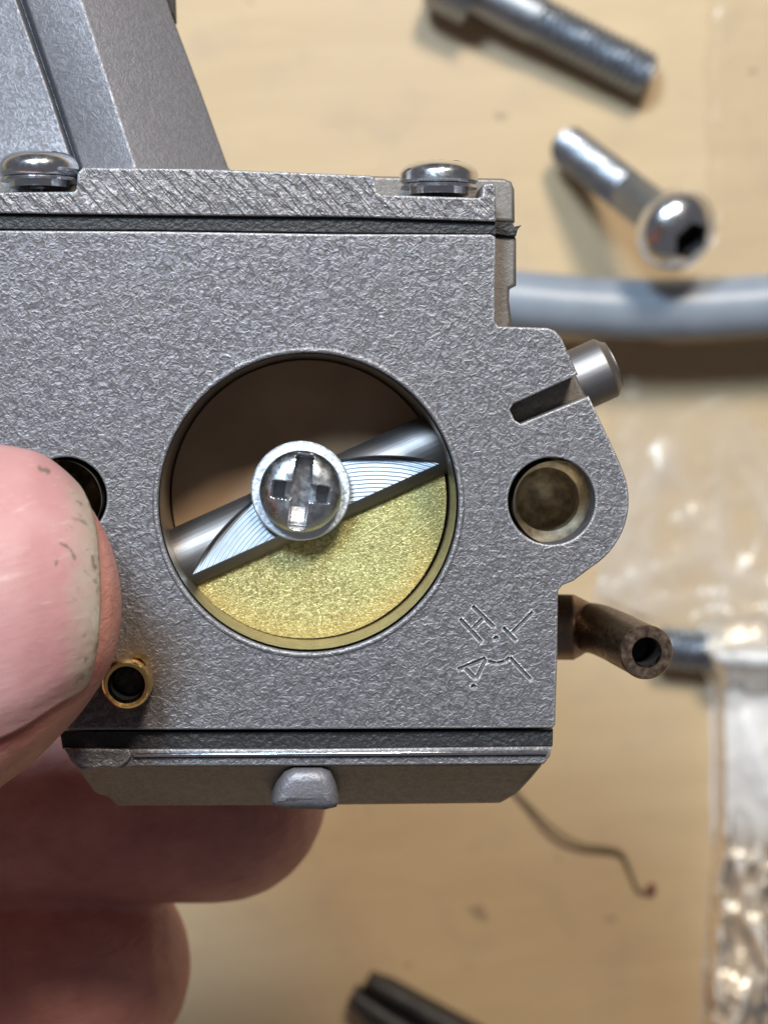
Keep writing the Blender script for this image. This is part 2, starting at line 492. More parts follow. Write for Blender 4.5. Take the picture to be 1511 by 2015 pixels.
# choke shaft: a round bar right through the body, planed to a sloping flat in the bore
SZ = -0.50; SR = 0.175
sc0 = L(607, 987, SZ); ang = R(24.3)
sh = bpy.data.objects.new('choke_shaft', None)
ax = Vector((math.cos(ang), math.sin(ang), 0)); ay = Vector((-math.sin(ang), math.cos(ang), 0))
zf0 = math.sqrt(SR ** 2 - 0.098 ** 2); slope = -0.29
circ_r = 445 * PX; circ_c = -0.098 - (circ_r - 93 * PX)
rings = []; NU, NV = 560, 56
u0, u1 = -1.12, 1.86
us = [u0 + (u1 - u0) * k / NU for k in range(NU + 1)]
VL = -0.098
for u in us:
    rr = SR if u < u1 - 0.055 else SR - 0.04 * sstep(u1 - 0.055, u1, u)
    vt = circ_c + math.sqrt(max(circ_r ** 2 - u * u, 0)) if abs(u) < circ_r else -1
    cut = vt > VL + 0.0005 and abs(u) < 0.80
    vt = min(max(vt, VL + 0.0005), 0.172)
    prof = [(-rr * math.cos(math.acos(min(1, -VL / rr)) * (k + 0.5) / 12), False) for k in range(12)]
    prof += [(VL + (vt - VL) * k / 30, cut) for k in range(31)]
    w0 = min(vt + 0.016, 0.1735); prof += [(w0 + (rr * 0.999 - w0) * math.sin(math.pi / 2 * k / 16), False) for k in range(17)]
    ring = []
    for v_, fl_ in prof:
        z = math.sqrt(max(rr * rr - v_ * v_, 0))
        if fl_: z = min(z, zf0 + slope * (v_ - VL))
        ring.append(Vector((u, v_, z)))
    for k in range(20):
        t = math.pi * (k + 0.5) / 20
        ring.append(Vector((u, rr * math.cos(t), -rr * math.sin(t))))
    rings.append(ring)
vv, ff = ring_surface(rings)
shm = mesh('choke_shaft', vv, ff); shm.materials.append(MAT['shaft']); shm.materials.append(MAT['flat'])
for p in shm.polygons:
    c = p.center
    if abs(c.x) < 0.80 and c.z > 0 and (c.x ** 2 + (c.y - circ_c) ** 2) < circ_r ** 2 and abs(c.z - (zf0 + slope * (c.y + 0.098))) < 0.003: p.material_index = 1
shaft = link('choke_shaft', shm, None, carb, 28)
SHM = Matrix.Translation(sc0) @ Matrix.Rotation(ang, 4, 'Z')
shaft.matrix_local = SHM

# yellow half plate under the shaft
pz = 0.045
n = 96; prr = 274 * PX * (CAMZ - SZ) / CAMZ
pc = L(603, 981, SZ) - sc0
pcx = pc.dot(ax); pcy = pc.dot(ay)
NR = 26; verts = []; faces = []; rim = []
for side, zz in ((0, pz), (1, pz - 0.05)):
    for i in range(NR + 1):
        for k in range(n + 1):
            a = math.pi + math.pi * k / n
            rr = prr * i / NR
            verts.append(Vector((pcx + rr * math.cos(a), pcy + rr * math.sin(a) - (0.0), zz))); rim.append(i / NR)
off = (NR + 1) * (n + 1)
for s in (0, 1):
    for i in range(NR):
        for k in range(n):
            a = s * off + i * (n + 1) + k
            faces.append((a, a + 1, a + n + 2, a + n + 1))
for k in range(n):
    a = NR * (n + 1) + k; faces.append((a, a + 1, a + 1 + off, a + off))
pm = mesh('choke_plate', verts, faces)
at = pm.attributes.new('rim', 'FLOAT', 'POINT'); at.data.foreach_set('value', rim)
pl = link('choke_plate', pm, MAT['plate'], carb)
pl.matrix_local = SHM


def screw_mesh(Rh, H, rot=0.0, la=0.95, lb=0.72):
    """pan head with a cross recess, axis +Z, seat at z = 0"""
    NRr, NA = 64, 160; rings = []; deps = []
    cr, sr = math.cos(rot), math.sin(rot)
    for i in range(NRr + 1):
        q = i / NRr; r = Rh * (0.012 + 0.988 * q); ring = []
        for k in range(NA):
            a = 2 * math.pi * k / NA
            x, y = r * math.cos(a), r * math.sin(a)
            z = H * (0.34 + 0.66 * (max(0.0, 1 - (q * 0.995) ** 3.6)) ** 0.55)
            X, Y = (x * cr + y * sr) / Rh, (-x * sr + y * cr) / Rh
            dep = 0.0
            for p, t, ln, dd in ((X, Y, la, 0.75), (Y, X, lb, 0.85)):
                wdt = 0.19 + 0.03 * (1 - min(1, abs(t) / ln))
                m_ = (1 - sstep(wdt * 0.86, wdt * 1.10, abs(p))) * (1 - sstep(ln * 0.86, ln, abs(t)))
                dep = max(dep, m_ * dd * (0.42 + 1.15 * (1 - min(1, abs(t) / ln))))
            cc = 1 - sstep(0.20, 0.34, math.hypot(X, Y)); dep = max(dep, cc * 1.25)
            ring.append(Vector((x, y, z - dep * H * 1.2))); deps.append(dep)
        rings.append(ring)
    rings.append([Vector((Rh * math.cos(2 * math.pi * k / NA), Rh * math.sin(2 * math.pi * k / NA), H * 0.12)) for k in range(NA)])
    rings.append([Vector((Rh * 0.93 * math.cos(2 * math.pi * k / NA), Rh * 0.93 * math.sin(2 * math.pi * k / NA), 0)) for k in range(NA)])
    vv, ff = ring_surface(rings)
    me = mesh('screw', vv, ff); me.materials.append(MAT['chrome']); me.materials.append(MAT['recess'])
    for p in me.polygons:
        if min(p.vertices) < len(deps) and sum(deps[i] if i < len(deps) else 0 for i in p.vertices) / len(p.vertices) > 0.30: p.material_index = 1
    return me


def washer_mesh(r0, r1, t):
    vv, ff = lathe([(r0, 0), (r0, t), (r1 - 0.008, t), (r1, t - 0.008), (r1, 0)], 72, False, False)
    n = 72; ff += [(4 * n + j, 4 * n + (j + 1) % n, (j + 1) % n, j) for j in range(n)]
    return mesh('washer', vv, ff)


k = (CAMZ + 0.3) / CAMZ * PX
so = L(592, 966, -0.30)
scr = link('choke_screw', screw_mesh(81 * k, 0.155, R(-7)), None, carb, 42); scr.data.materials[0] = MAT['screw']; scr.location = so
wa = link('washer', washer_mesh(40 * k, 98 * k, 0.05), MAT['washer'], scr, 30); wa.location = (0, 0, -0.045)
sk, sf = lathe([(0.1, -0.30), (0.1, -0.03)], 24)
st = link('screw_shank', mesh('shank', sk, sf), MAT['chrome'], scr, 40)

# top gasket and top cover
tg = [(-250, 420), (300, 424), (700, 428), (976, 437), (977, 461), (640, 458), (300, 453), (-250, 450)]
tg2 = [(700, 428), (1008, 438), (1012, 446), (1026, 443), (1018, 452), (1015, 464), (1000, 465), (975, 461), (700, 459)]
link('gasket_edge', plate_mesh('gasket_edge', poly(tg2, -0.24), [], -0.235, -1.70, 0.006), MAT['gasket'], carb)
link('top_gasket', plate_mesh('top_gasket', poly(tg, -0.05), [], -0.05, -1.72, 0.006), MAT['gasket'], carb)
tc = [(-250, 380), (146, 377), (151, 372), (153, 340), (163, 329), (400, 332), (728, 345), (737, 349), (742, 378), (750, 383), (940, 389), (947, 386), (951, 362), (968, 360), (975, 366),
      (976, 436), (700, 427), (300, 423), (-250, 416)]
link('top_cover', plate_mesh('top_cover', poly(tc, -0.015), [], -0.015, -0.48, 0.012), MAT['cast_cover'], carb)
tb = [(-250, 333), (150, 328), (400, 333), (728, 346), (990, 351), (1006, 357), (1012, 372), (1013, 437), (700, 429), (-250, 420)]
link('cover_back', plate_mesh('cover_back', poly(tb, -0.483), [], -0.483, -1.7, 0.02), MAT['cast_smooth'], carb)

for (x, y, rp, hp) in ((863, 385, 77, 66), (78, 371, 77, 70)):
    c = L(x, y, -0.25); k = PX * (CAMZ + 0.25) / CAMZ
    rt = bpy.data.objects.new('cover_screw', screw_mesh(rp * k, (hp - 20) * k, R(30), 0.7, 0.7)); C.objects.link(rt); rt.parent = carb
    rt.data.polygons.foreach_set('use_smooth', [True] * len(rt.data.polygons)); rt.data.set_sharp_from_angle(angle=R(42))
    rt.rotation_euler = (R(-90), 0, 0); rt.location = c + Vector((0, 22 * k, 0))
    wz = link('washer', washer_mesh(30 * k, 75 * k, 7 * k), MAT['chrome'], rt, 30); wz.location = (0, 0, -9 * k)
    vv, ff = lathe([(58 * k, -21 * k), (58 * k, -3 * k)], 40)
    link('screw_shank', mesh('shank', vv, ff), MAT['chrome'], rt, 40)

# cast neck rising from the top cover
nk = [[(-260, 345, -0.62), (150, 336, -0.36), (157, 336, -0.42), (164, 336, -0.30), (272, 338, -0.16), (456, 338, -0.50), (456, 338, -1.5), (-260, 345, -1.5)],
      [(-260, 326, -0.64), (144, 326, -0.38), (153, 326, -0.46), (161, 326, -0.32), (267, 331, -0.18), (449, 330, -0.52), (449, 330, -1.5), (-260, 326, -1.5)],
      [(-260, 180, -0.72), (96, 180, -0.46), (104, 180, -0.54), (113, 180, -0.42), (218, 180, -0.30), (395, 180, -0.62), (395, 180, -1.5), (-260, 180, -1.5)],
      [(-260, 0, -0.80), (32, 0, -0.56), (42, 0, -0.64), (52, 0, -0.52), (160, 0, -0.42), (333, 15, -0.74), (333, 15, -1.5), (-260, 0, -1.5)],
      [(-260, -160, -0.9), (-25, -160, -0.68), (-14, -160, -0.76), (-4, -160, -0.64), (108, -160, -0.56), (285, -160, -0.86), (285, -160, -1.5), (-260, -160, -1.5)]]
vv, ff = ring_surface([[L(*p) for p in r] for r in nk])
nm = mesh('neck', vv, ff)
neck = link('neck', nm, MAT['cast_neck'], carb)
md = neck.modifiers.new('bevel', 'BEVEL'); md.width = 0.06; md.segments = 4; md.limit_method = 'ANGLE'; md.angle_limit = R(12)
neck.data.polygons.foreach_set('use_smooth', [True] * len(nm.polygons)); nm.set_sharp_from_angle(angle=R(60))
bb = [L(*p) for p in ((318, -60, -0.9), (338, -60, -0.9), (341, 24, -0.9), (322, 30, -0.9))]
link('rubber_grommet', mesh('grommet', bb + [p + Vector((0, 0, -0.4)) for p in bb], [(0, 1, 2, 3), (7, 6, 5, 4), (0, 4, 5, 1), (1, 5, 6, 2), (2, 6, 7, 3), (3, 7, 4, 0)]), MAT['black'], carb)

# bottom gasket and pressed bottom cover
bg = [(118, 1438), (600, 1440), (1088, 1436), (1087, 1468), (600, 1474), (124, 1474)]
link('bottom_gasket', plate_mesh('bottom_gasket', poly(bg, -0.045), [], -0.045, -1.72, 0.006), MAT['gasket'], carb)
fl = [(127, 1474), (600, 1474), (1086, 1469), (1082, 1488), (1070, 1504), (600, 1507), (262, 1508), (235, 1513), (200, 1511), (160, 1516), (140, 1498)]
link('bottom_cover', plate_mesh('bottom_cover', poly(fl, -0.03), [], -0.03, -1.7, 0.012), MAT['cast'], carb)
lp = [(126, 1473), (256, 1474), (259, 1488), (250, 1500), (232, 1512), (205, 1508), (186, 1513), (160, 1509), (142, 1494)]
link('cast_pad', plate_mesh('cast_pad', poly(lp, 0.0), [], 0.004, -0.06, 0.012), MAT['cast'], carb)
rl = [(262, 1483), (700, 1480), (1078, 1477), (1076, 1485), (700, 1488), (263, 1490)]
link('cover_lip', plate_mesh('cover_lip', poly(rl, 0.0), [], -0.004, -0.06, 0.009), MAT['chrome'], carb)
fr = [(146, 1506, -0.07), (1070, 1503, -0.07), (1046, 1532, -0.19), (1018, 1562, -0.33), (985, 1581, -0.44), (600, 1585, -0.45), (230, 1586, -0.45), (214, 1569, -0.37), (186, 1561, -0.33)]
f3 = [L(*p) for p in fr]; nn = len(f3)
vv, ff = f3 + [p + Vector((0, 0, -1.0)) for p in f3], [tuple(range(nn)), tuple(range(2 * nn - 1, nn - 1, -1))] + [(i, (i + 1) % nn, nn + (i + 1) % nn, nn + i) for i in range(nn)]
cw = link('cover_wall', mesh('cover_wall', vv, ff), MAT['cover_low'], carb)
md = cw.modifiers.new('bevel', 'BEVEL'); md.width = 0.02; md.segments = 3; md.limit_method = 'ANGLE'
lg = [(532, 1578), (545, 1545), (560, 1522), (578, 1512), (632, 1512), (650, 1520), (662, 1548), (669, 1578), (662, 1591), (640, 1596), (560, 1594), (540, 1590)]
link('cover_lug', plate_mesh('cover_lug', poly(lg, -0.02), [], 0.0, -0.5, 0.07, 5), MAT['cast_neck'], carb, 60)

# brass nipple and bronze fuel elbow
bz = 0.30; c = L(249, 1348, bz); s = PX * (CAMZ - bz) / CAMZ
vv, ff = lathe([(50 * s, -0.35), (50 * s, -0.05), (47 * s, -0.012), (43 * s, 0), (37 * s, -0.004), (33 * s, -0.03), (32 * s, -0.55), (0.005, -0.55)], 56, True, True)
nip = link('brass_nipple', mesh('brass_nipple', [a + c for a in vv], ff), MAT['brass'], carb, 35)
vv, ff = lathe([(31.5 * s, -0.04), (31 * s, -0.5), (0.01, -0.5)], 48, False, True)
link('nipple_hole_shade', mesh('nipple_hole_shade', [a + c for a in vv], ff), MAT['black'], carb, 40)  # black cup: shade inside the nipple put in as colour
bb = [L(x, y, z) for z in (0.20, 0.12) for x, y in ((262, 1283), (288, 1288), (296, 1302), (276, 1296))]
link('brass_burr', mesh('brass_burr', bb, [(0, 1, 2, 3), (7, 6, 5, 4), (0, 4, 5, 1), (1, 5, 6, 2), (2, 6, 7, 3), (3, 7, 4, 0)]), MAT['brass'], carb)

ez = -0.05
pth = spline([L(1040, 1234, -0.95), L(1110, 1234, -0.95), L(1165, 1236, -0.90), L(1205, 1250, -0.70), L(1238, 1267, -0.40), L(1270, 1283, ez)], 10)
rs = [0.185] * 8 + [0.175] * (len(pth) - 8)
rs = [0.19 if i < 16 else 0.145 for i in range(len(pth))]; rs = [sum(rs[max(0, i - 2):i + 3]) / len(rs[max(0, i - 2):i + 3]) for i in range(len(rs))]
outer = tube(pth, rs, 40)
t = (pth[-1] - pth[-4]).normalized()
end = [Vector(p) for p in outer[-1]]; cc = pth[-1]
rings = outer + [[cc + (p - cc) * q + t * dz for p in end] for q, dz in ((1.02, 0.01), (0.97, 0.02), (0.58, 0.02), (0.52, 0.0), (0.50, -0.25), (0.02, -0.26))]
vv, ff = ring_surface(rings)
link('fuel_elbow', mesh('fuel_elbow', vv, ff), MAT['bronze'], carb, 35)
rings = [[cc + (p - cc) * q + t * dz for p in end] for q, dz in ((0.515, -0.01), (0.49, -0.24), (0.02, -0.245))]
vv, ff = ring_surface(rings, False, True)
link('elbow_hole_shade', mesh('elbow_hole_shade', vv, ff), MAT['black'], carb, 40)  # black lining painted in place of the shade inside the elbow end

# ------------------------------------------------------------------ hand: one continuous skin
ZC = 0.62; KS = PX * (CAMZ - ZC) / CAMZ
tx = [-700, -450, -300, -150, -60, 0, 40, 80, 120, 150, 180, 205, 225, 233, 238]
tt = [990, 930, 898, 882, 884, 891, 897, 908, 935, 963, 1000, 1045, 1100, 1140, 1195]
tb_ = [1900, 1800, 1725, 1650, 1592, 1551, 1521, 1488, 1447, 1415, 1375, 1335, 1290, 1250, 1200]
groove_px = lambda x: cubic([-400, -100, 0, 60, 130, 190, 215], [1600, 1490, 1447, 1420, 1374, 1330, 1300], x)


def thumb_pt(xp, phi, off=0.0, crease=True):
    yb, yt = cubic(tx, tb_, xp), cubic(tx, tt, xp); a = max(0.5, (yb - yt) / 2); yc = (yb + yt) / 2
    A = a * KS; B = 0.60 * min(1.25, (a / 330) ** 0.72) if a > 0 else 0
    c = Wp(xp, yc, ZC)
    sl = max(-1, min(1, (yc - groove_px(xp)) / max(a, 1e-3)))
    pl = math.asin(sl)
    o = off
    if crease and math.cos(phi) > -0.2 and xp < 200:
        d = phi - pl; fade = 1 - sstep(165, 205, xp)
        o += (0.075 * math.exp(-((d + 0.24) / 0.17) ** 2) - 0.045 * math.exp(-((d + 0.02) / 0.06) ** 2)) * fade
    nx = Vector((0, math.sin(phi) / max(A, .01), math.cos(phi) / max(B, .01))).normalized()
    return Vector((c.x, c.y + A * math.sin(phi), c.z + B * math.cos(phi))) + nx * o, pl


NT = 120
# dense sections towards the tip
xs = [-700 + 900 * (i / 46) for i in range(46)] + [200 + 38 * (1 - (1 - i / 14) ** 1.6) for i in range(15)]
rings = [[thumb_pt(x, 2 * math.pi * k / NT)[0] for k in range(NT)] for x in xs]
tv, tf = ring_surface(rings)
bm = bmesh.new()
bvs = [bm.verts.new(p) for p in tv]
for f in tf:
    try: bm.faces.new([bvs[i] for i in f])
    except ValueError: pass
bmesh.ops.recalc_face_normals(bm, faces=bm.faces)


def chain(pts, radii):
    p = spline([Vector(q) for q in pts], 8)
    m_ = len(radii); rr = [interp(list(range(m_)), radii, i / 8) for i in range(len(p))]
    # round both ends
    t0 = (p[0] - p[1]).normalized(); t1 = (p[-1] - p[-2]).normalized()
    pre = [(p[0] + t0 * rr[0] * math.sin(a), rr[0] * math.cos(a)) for a in (1.53, 1.3, 1.0, 0.7, 0.35)]
    post = [(p[-1] + t1 * rr[-1] * math.sin(a), rr[-1] * math.cos(a)) for a in (0.25, 0.5, 0.75, 1.0, 1.25, 1.42, 1.54)]
    allp = [a for a, _ in pre] + p + [a for a, _ in post]; allr = [r for _, r in pre] + rr + [r for _, r in post]
    vv, ff = ring_surface(tube(allp, allr, 36))
    vs = [bm.verts.new(q) for q in vv]
    fs = [bm.faces.new([vs[i] for i in f]) for f in ff]
    bmesh.ops.recalc_face_normals(bm, faces=fs)


i1 = Wp(430, 1562, -2.55); i0 = Wp(80, 1560, -2.6); ib = Wp(-330, 1590, -2.75)
chain([(-8.6, -4.6, -3.2), (-6.0, -2.9, -3.4), ib, i0, i1], [0.98, 0.88, 0.80, 0.72, 0.70])
m1 = Wp(138, 1900, -2.9); m0 = Wp(-250, 1975, -3.1)
chain([(-8.8, -6.2, -3.2), (-6.0, -4.6, -3.6), m0, m1], [0.98, 0.90, 0.84, 0.80])
chain([(-9.0, -7.6, -3.0), (-6.4, -6.3, -3.5), (-4.2, -5.4, -3.2), (-2.9, -4.9, -2.7)], [0.95, 0.86, 0.78, 0.70])
chain([(-9.2, -8.9, -2.6), (-7.2, -8.0, -3.0), (-5.4, -7.2, -2.8), (-4.3, -6.7, -2.3)], [0.85, 0.74, 0.66, 0.58])
chain([Wp(-640, 1400, 0.6), (-5.6, -2.6, 0.3), (-8.0, -5.0, -0.9), (-11.0, -8.0, -2.2)], [1.05, 1.05, 1.45, 1.9])      # thumb root
chain([(-8.4, -4.6, -3.0), (-11.5, -7.6, -3.0), (-15, -11.5, -3.0)], [1.25, 1.9, 2.3])                             # palm
chain([(-8.8, -6.4, -3.0), (-11.5, -9.2, -3.0), (-15, -12.5, -3.0)], [1.25, 1.9, 2.3])
chain([(-9.2, -8.6, -2.6), (-11.8, -10.6, -2.9), (-15.5, -13.2, -3.0), (-20, -17, -3.2)], [1.05, 1.7, 2.3, 2.5])
hm = bpy.data.meshes.new('hand'); bm.to_mesh(hm); bm.free()
ho = link('hand', hm)
rm = ho.modifiers.new('r', 'REMESH'); rm.mode = 'VOXEL'; rm.voxel_size = 0.04; rm.use_smooth_shade = True
sm = ho.modifiers.new('s', 'SMOOTH'); sm.factor = 0.5; sm.iterations = 3
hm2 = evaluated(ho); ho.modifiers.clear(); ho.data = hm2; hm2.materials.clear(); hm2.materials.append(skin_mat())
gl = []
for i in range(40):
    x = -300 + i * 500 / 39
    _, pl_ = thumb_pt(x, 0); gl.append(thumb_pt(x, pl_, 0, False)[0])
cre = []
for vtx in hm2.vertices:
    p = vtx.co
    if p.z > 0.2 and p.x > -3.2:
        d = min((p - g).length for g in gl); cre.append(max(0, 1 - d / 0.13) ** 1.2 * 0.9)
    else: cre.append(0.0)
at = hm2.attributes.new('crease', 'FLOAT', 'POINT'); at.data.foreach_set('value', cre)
tag(ho, 'hand with a pink thumb pressing on the carburettor and fingers curled behind it', 'hand')

# thumbnail
xe_phi = [-1.35, -1.15, -0.98, -0.75, -0.5, -0.2, 0.1, 0.4, 0.7, 1.1, 1.45, 1.75]
xe_val = [158, 176, 189, 201, 209, 214, 216, 214.5, 210, 199, 178, 150]
SPOTS = [(78, 922, 96, 928, 7), (182, 1095, 188, 1118, 7), (118, 1068, 140, 1080, 4), (140, 1080, 148, 1100, 4), (112, 1106, 110, 1112, 4), (152, 985, 160, 990, 5), (205, 1150, 206, 1175, 4), (196, 1262, 188, 1280, 5)]
NSs, NP = 200, 150; spot = []; verts = []; edge = []; faces = []
for i in range(NSs + 1):
    s_ = i / NSs
    for j in range(NP + 1):
        q = j / NP
        x_ = 0
        phi_t = 1.72
        # lower side follows the groove
        x_ = -330 + (200 + 330) * s_
        _, pl_ = thumb_pt(min(x_, 195), 0); phi = pl_ + 0.01 + (phi_t - pl_) * q
        xe = cubic(xe_phi, xe_val, phi); x_ = -330 + (xe + 330) * s_
        lift = 0.040 + 0.012 * math.sin(math.pi * q) - 0.02 * sstep(0.12, 0.0, q) - 0.012 * sstep(0.985, 1.0, s_)
        p, _ = thumb_pt(x_, phi, lift, False)
        verts.append(p); edge.append(1 - min(1, (xe - x_) / 260))
        kx = (CAMZ - p.z) / CAMZ * PX; qx, qy = p.x / kx + 755.5, 1007.5 - p.y / kx; sv = 0.0
        for (ax_, ay_, bx_, by_, ww) in SPOTS:
            dx_, dy_ = bx_ - ax_, by_ - ay_; t_ = max(0, min(1, ((qx - ax_) * dx_ + (qy - ay_) * dy_) / (dx_ * dx_ + dy_ * dy_ + 1e-6)))
            sv = max(sv, 1 - math.hypot(qx - ax_ - dx_ * t_, qy - ay_ - dy_ * t_) / (ww * max(0.25, 0.75 + 1.3 * noise.noise(Vector((qx * 0.13, qy * 0.13, 0.4))) + 0.5 * noise.noise(Vector((qx * 0.4, qy * 0.4, 3))))))
        spot.append(max(0, sv))
for i in range(NSs):
    for j in range(NP):
        a = i * (NP + 1) + j; faces.append((a, a + 1, a + NP + 2, a + NP + 1))
nme = mesh('thumbnail', verts, faces)
at = nme.attributes.new('edge', 'FLOAT', 'POINT'); at.data.foreach_set('value', edge)
at = nme.attributes.new('spot', 'FLOAT', 'POINT'); at.data.foreach_set('value', spot)
no = link('thumbnail', nme, nail_mat(), ho, 180)
sd = no.modifiers.new('t', 'SOLIDIFY'); sd.thickness = 0.03; sd.offset = -1 if nme.polygons[5000].normal.z > 0 else 1

# ------------------------------------------------------------------ hose, bolts, thread, crumb, tool, plastic bag
hz = BENCH + 0.80
hp = spline([Wp(420, 470, hz - 0.3), Wp(700, 545, hz - 0.1), Wp(1000, 590, hz), Wp(1250, 608, hz), Wp(1511, 598, hz), Wp(1800, 560, hz), Wp(2200, 430, hz - 0.3)], 14)
outer = tube(hp, 0.272, 40)
e0, c0, t0 = outer[-1], hp[-1], (hp[-1] - hp[-2]).normalized()
rings = [[hp[0] + (p - hp[0]) * 0.65 for p in outer[0]]] + outer + [[c0 + (p - c0) * 0.65 for p in e0]]
inner = [[c + (p - c) * 0.65 for p in r] for r, c in zip(outer, hp)]
vv, ff = ring_surface(rings[1:-1] + inner[::-1], closed=True)
tag(link('hose', mesh('hose', vv, ff), MAT['hose'], None, 50), 'grey rubber hose curving across the bench behind the carburettor', 'hose')


def make_bolt(name, label, tip, head, rs, rh, hl, dome, socket=True, group='loose bolts on the bench'):
    """tip and head are the two ends of the shank axis"""
    ln = (head - tip).length
    th = thing(name, label, 'bolt', tip, (head - tip).to_track_quat('Z', 'Y').to_euler(), group)
    # threaded shank: helical ridge
    NZ = int(ln / 0.012); NA = 40; rings = []
    thl = ln * 0.68
    for i in range(NZ + 1):
        z = ln * i / NZ; ring = []
        for k in range(NA):
            a = 2 * math.pi * k / NA
            p = (z / 0.07 + k / NA) % 1.0
            amp = 0.032 * (1 - sstep(thl - 0.1, thl, z))
            r = rs - amp * (1 - abs(2 * p - 1)) - 0.05 * sstep(0.06, 0, z)
            ring.append(Vector((r * math.cos(a), r * math.sin(a), z)))
        rings.append(ring)
    vv, ff = ring_surface(rings)
    link('shank', mesh('shank', vv, ff), MAT['bolt'], th, 30)
    # head with hexagon socket
    NA = 72; hexr = lambda a, r: r / math.cos((a % (math.pi / 3)) - math.pi / 6)
    pr = []
    if dome:
        for i in range(15):
            a = -0.55 + (0.98 + 0.55) * i / 14
            pr.append((rh * math.cos(a), hl * 0.38 + hl * 0.62 * math.sin(a) if a > 0 else hl * 0.38 + hl * 0.62 * math.sin(a)))
        top = pr[-1][1]
    else:
        pr = [(rh * 0.96, 0), (rh, 0.03), (rh, hl - 0.07), (rh * 0.97, hl - 0.03), (rh * 0.90, hl)]; top = hl
    rings = [[Vector((r * math.cos(2 * math.pi * k / NA), r * math.sin(2 * math.pi * k / NA), z)) for k in range(NA)] for r, z in pr]
    hx = min(pr[-1][0] * 0.80, rh * 0.47)
    for q, z in ((1.06, top + 0.004), (1.0, top - 0.02), (1.0, top - hl * 0.55), (0.05, top - hl * 0.6)):
        rings.append([Vector((hexr(2 * math.pi * k / NA, hx * q * 0.9) * math.cos(2 * math.pi * k / NA), hexr(2 * math.pi * k / NA, hx * q * 0.9) * math.sin(2 * math.pi * k / NA), z)) for k in range(NA)])
    vv, ff = ring_surface(rings)
    hm_ = mesh('head', vv, ff); hm_.materials.append(MAT['chrome'] if dome else MAT['bolt']); hm_.materials.append(MAT['groove'])
    for p in hm_.polygons:
        if min(p.vertices) >= (len(rings) - 3) * NA: p.material_index = 1  # socket interior coloured dark to stand for its inner shade
    hd = link('head', hm_, None, th, 40); hd.location = (0, 0, ln - 0.01)
    return th


make_bolt('bolt', 'long threaded steel bolt lying on bare board, farthest from the grey hose',
          Wp(1278, 152, BENCH + 0.24), Wp(940, -22, BENCH + 0.36), 0.225, 0.36, 0.42, False)
make_bolt('bolt', 'round headed steel bolt with hexagon socket leaning on the grey hose',
          Wp(1112, 285, BENCH + 0.26), Wp(1310, 436, BENCH + 1.45), 0.195, 0.37, 0.44, True)
make_bolt('bolt', 'steel bolt end poking out from under the clear plastic bag',
          Wp(1290, 1272, BENCH + 0.22), Wp(1570, 1300, BENCH + 0.24), 0.205, 0.36, 0.4, False)

thp = spline([Wp(940, 1490, BENCH + 0.02), Wp(1015, 1560, BENCH + 0.04), Wp(1085, 1628, BENCH + 0.12), Wp(1140, 1660, BENCH + 0.10), Wp(1215, 1674, BENCH + 0.06), Wp(1235, 1705, BENCH + 0.03), Wp(1250, 1742, BENCH + 0.02), Wp(1264, 1760, BENCH + 0.02)], 10)
vv, ff = ring_surface(tube(thp, 0.020, 10))
tag(link('thread', mesh('thread', vv, ff), MAT['thread'], None, 180), 'thin brown thread lying on the bench below the carburettor corner', 'thread')
bm = bmesh.new(); bmesh.ops.create_icosphere(bm, subdivisions=3, radius=0.05)
for q in bm.verts: q.co *= 1 + 0.5 * noise.noise(q.co * 30)
cm = bpy.data.meshes.new('crumb'); bm.to_mesh(cm); bm.free()
co = link('crumb', cm, MAT['crumb'], None, 180); co.location = Wp(1282, 1750, BENCH + 0.03)
tag(co, 'tiny reddish crumb beside the end of the thread', 'crumb')

# slotted dark tool: two jaws side by side
tl = thing('pliers', 'dark steel pliers tip with two closed jaws lying at the lower edge', 'pliers', Wp(720, 1940, BENCH))
base = tl.location
dirv = (Wp(960, 2080, BENCH) - Wp(715, 1935, BENCH)); dirv.z = 0; dirv.normalize(); pv = Vector((-dirv.y, dirv.x, 0))
for sgn, wd in ((1, 0.20), (-1, 0.24)):
    rings = []
    for i in range(24):
        t_ = i / 23; s_ = t_ * 4.2; wdt = wd * (0.86 + 0.9 * t_); ht = 0.34 + 0.25 * t_
        if i == 0: wdt *= 0.8; ht *= 0.8
        c = dirv * (s_ - (0.03 if i == 0 else 0) - (0.05 if sgn < 0 else 0)) + pv * sgn * (0.018 + wdt / 2)
        prof = [(-0.5, 0.0), (0.5, 0.0), (0.5, 0.7), (0.40, 0.92), (0.25, 1.0), (-0.25, 1.0), (-0.40, 0.92), (-0.5, 0.7)]
        rings.append([c + pv * (a * wdt) + Vector((0, 0, 0.01 + h * ht)) for a, h in prof])
    vv, ff = ring_surface(rings)
    link('jaw', mesh('jaw', vv, ff), MAT['tool'], tl, 50)

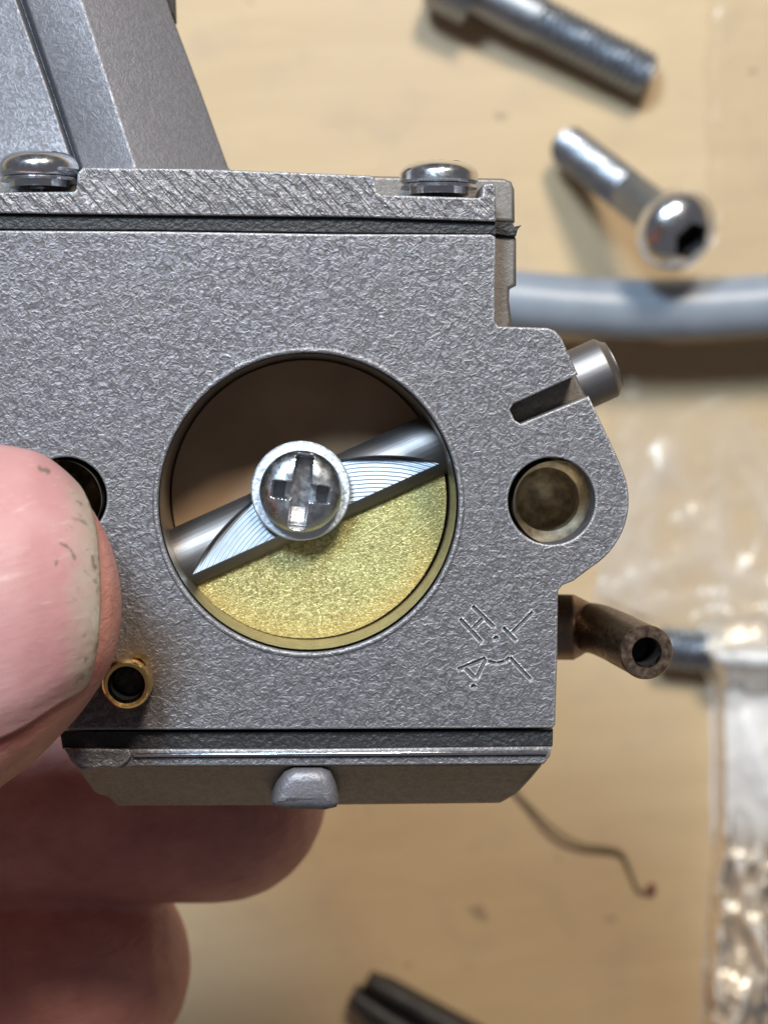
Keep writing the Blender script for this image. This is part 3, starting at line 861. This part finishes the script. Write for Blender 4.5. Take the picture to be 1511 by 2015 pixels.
# crumpled clear bag on the right
xl = lambda y: interp([-250, 480, 560, 740, 800, 1180, 1240, 1300, 1400, 1700, 1850, 2250], [1392, 1386, 1300, 1215, 1195, 1165, 1290, 1380, 1398, 1400, 1385, 1370], y)
CREASE = [(1262, 770, 1205, 1140, 0.10, 34), (1300, 900, 1255, 1175, 0.12, 30), (1425, 770, 1408, 1080, 0.09, 36), (1190, 1160, 1400, 1085, 0.14, 34), (1330, 1030, 1460, 980, 0.08, 24),
          (1440, 900, 1511, 1010, 0.10, 26), (1250, 1190, 1420, 1170, 0.12, 26), (1415, 1120, 1530, 1160, 0.12, 30), (1300, 1100, 1340, 1200, 0.10, 24),
          (1418, 1690, 1408, 1760, 0.22, 22), (1418, 1800, 1398, 2030, 0.34, 26), (1392, 1870, 1382, 2040, 0.16, 14), (1450, 1690, 1468, 1790, 0.28, 24), (1462, 1800, 1520, 1900, 0.30, 28),
          (1490, 1690, 1530, 1760, 0.24, 26), (1478, 1930, 1440, 2040, 0.22, 22), (1511, 1880, 1530, 2040, 0.22, 24), (1418, 1290, 1424, 1640, 0.10, 20), (1470, 1420, 1520, 1560, 0.14, 24), (1440, 1380, 1500, 1320, 0.12, 22)]
NX, NY = 190, 420; verts = []; faces = []; milk = []; gloss = []
for j in range(NY + 1):
    y = -250 + 2500 * j / NY
    for i in range(NX + 1):
        u = i / NX; x0 = xl(y) + 16 * noise.noise(Vector((y * 0.011, 3.1, 0))) + 8 * noise.noise(Vector((y * 0.04, 1.1, 0)))
        x = x0 + (2050 - x0) * u
        q = Vector((x * 0.010 + y * 0.001, y * 0.004, 0.3)); q2 = Vector((x * 0.022, y * 0.012, 5.3))
        lo = sstep(1560, 1740, y); mid = sstep(740, 900, y)
        ridge = (1 - abs(noise.noise(q)) * 2.2) ; ridge2 = max(0, 1 - abs(noise.noise(q2)) * 2.6)
        amp = 0.006 + 0.03 * mid + 0.12 * lo * sstep(1380, 1430, x)
        h = 0.018 + amp * (max(0, ridge) ** 2 + 0.45 * ridge2 ** 2)
        h += (0.52 * math.exp(-((y - 1292) / 55) ** 2) * sstep(1335, 1400, x))
        h += 0.25 * math.exp(-((y - 1480) / 170) ** 2) * sstep(1396, 1430, x)
        cr_ = 0
        for (ax_, ay_, bx_, by_, hh, ww) in CREASE:
            if min(ay_, by_) - 60 < y < max(ay_, by_) + 60:
                dx_, dy_ = bx_ - ax_, by_ - ay_; t_ = max(0, min(1, ((x - ax_) * dx_ + (y - ay_) * dy_) / (dx_ * dx_ + dy_ * dy_)))
                dd = math.hypot(x - ax_ - dx_ * t_, y - ay_ - dy_ * t_) + 9 * noise.noise(Vector((x * 0.03, y * 0.03, hh * 9)))
                cr_ = max(cr_, hh * max(0, 1 - abs(dd) / (ww * (1.0 if lo > 0.3 else 1.7))) ** 1.3)
        h += cr_ * (0.30 + 0.30 * lo)
        h *= 0.25 + 0.75 * sstep(0, 0.05, u)
        h = max(0.012, h)
        verts.append(Wp(x, y, BENCH + h))
        pm_ = sstep(1200, 1290, y) * (1 - sstep(1600, 1700, y)) * sstep(1345, 1420, x)
        milk.append(0.015 + (0.03 + 0.12 * max(0, ridge)) * mid + 1.1 * cr_ * mid + 0.55 * pm_ + 0.04 * lo + 0.7 * cr_ * lo); gloss.append(0.25 * mid + 0.75 * lo)
for j in range(NY):
    for i in range(NX):
        a = j * (NX + 1) + i; faces.append((a, a + 1, a + NX + 2, a + NX + 1))
bgm = mesh('plastic_bag', verts, faces)
at = bgm.attributes.new('milky', 'FLOAT', 'POINT'); at.data.foreach_set('value', milk)
at = bgm.attributes.new('gloss', 'FLOAT', 'POINT'); at.data.foreach_set('value', gloss)
bgo = link('plastic_bag', bgm, bag_mat(), None, 180)
tag(bgo, 'crumpled clear plastic bag lying along the bench under the hose', 'bag')
S.cycles.use_denoising = True
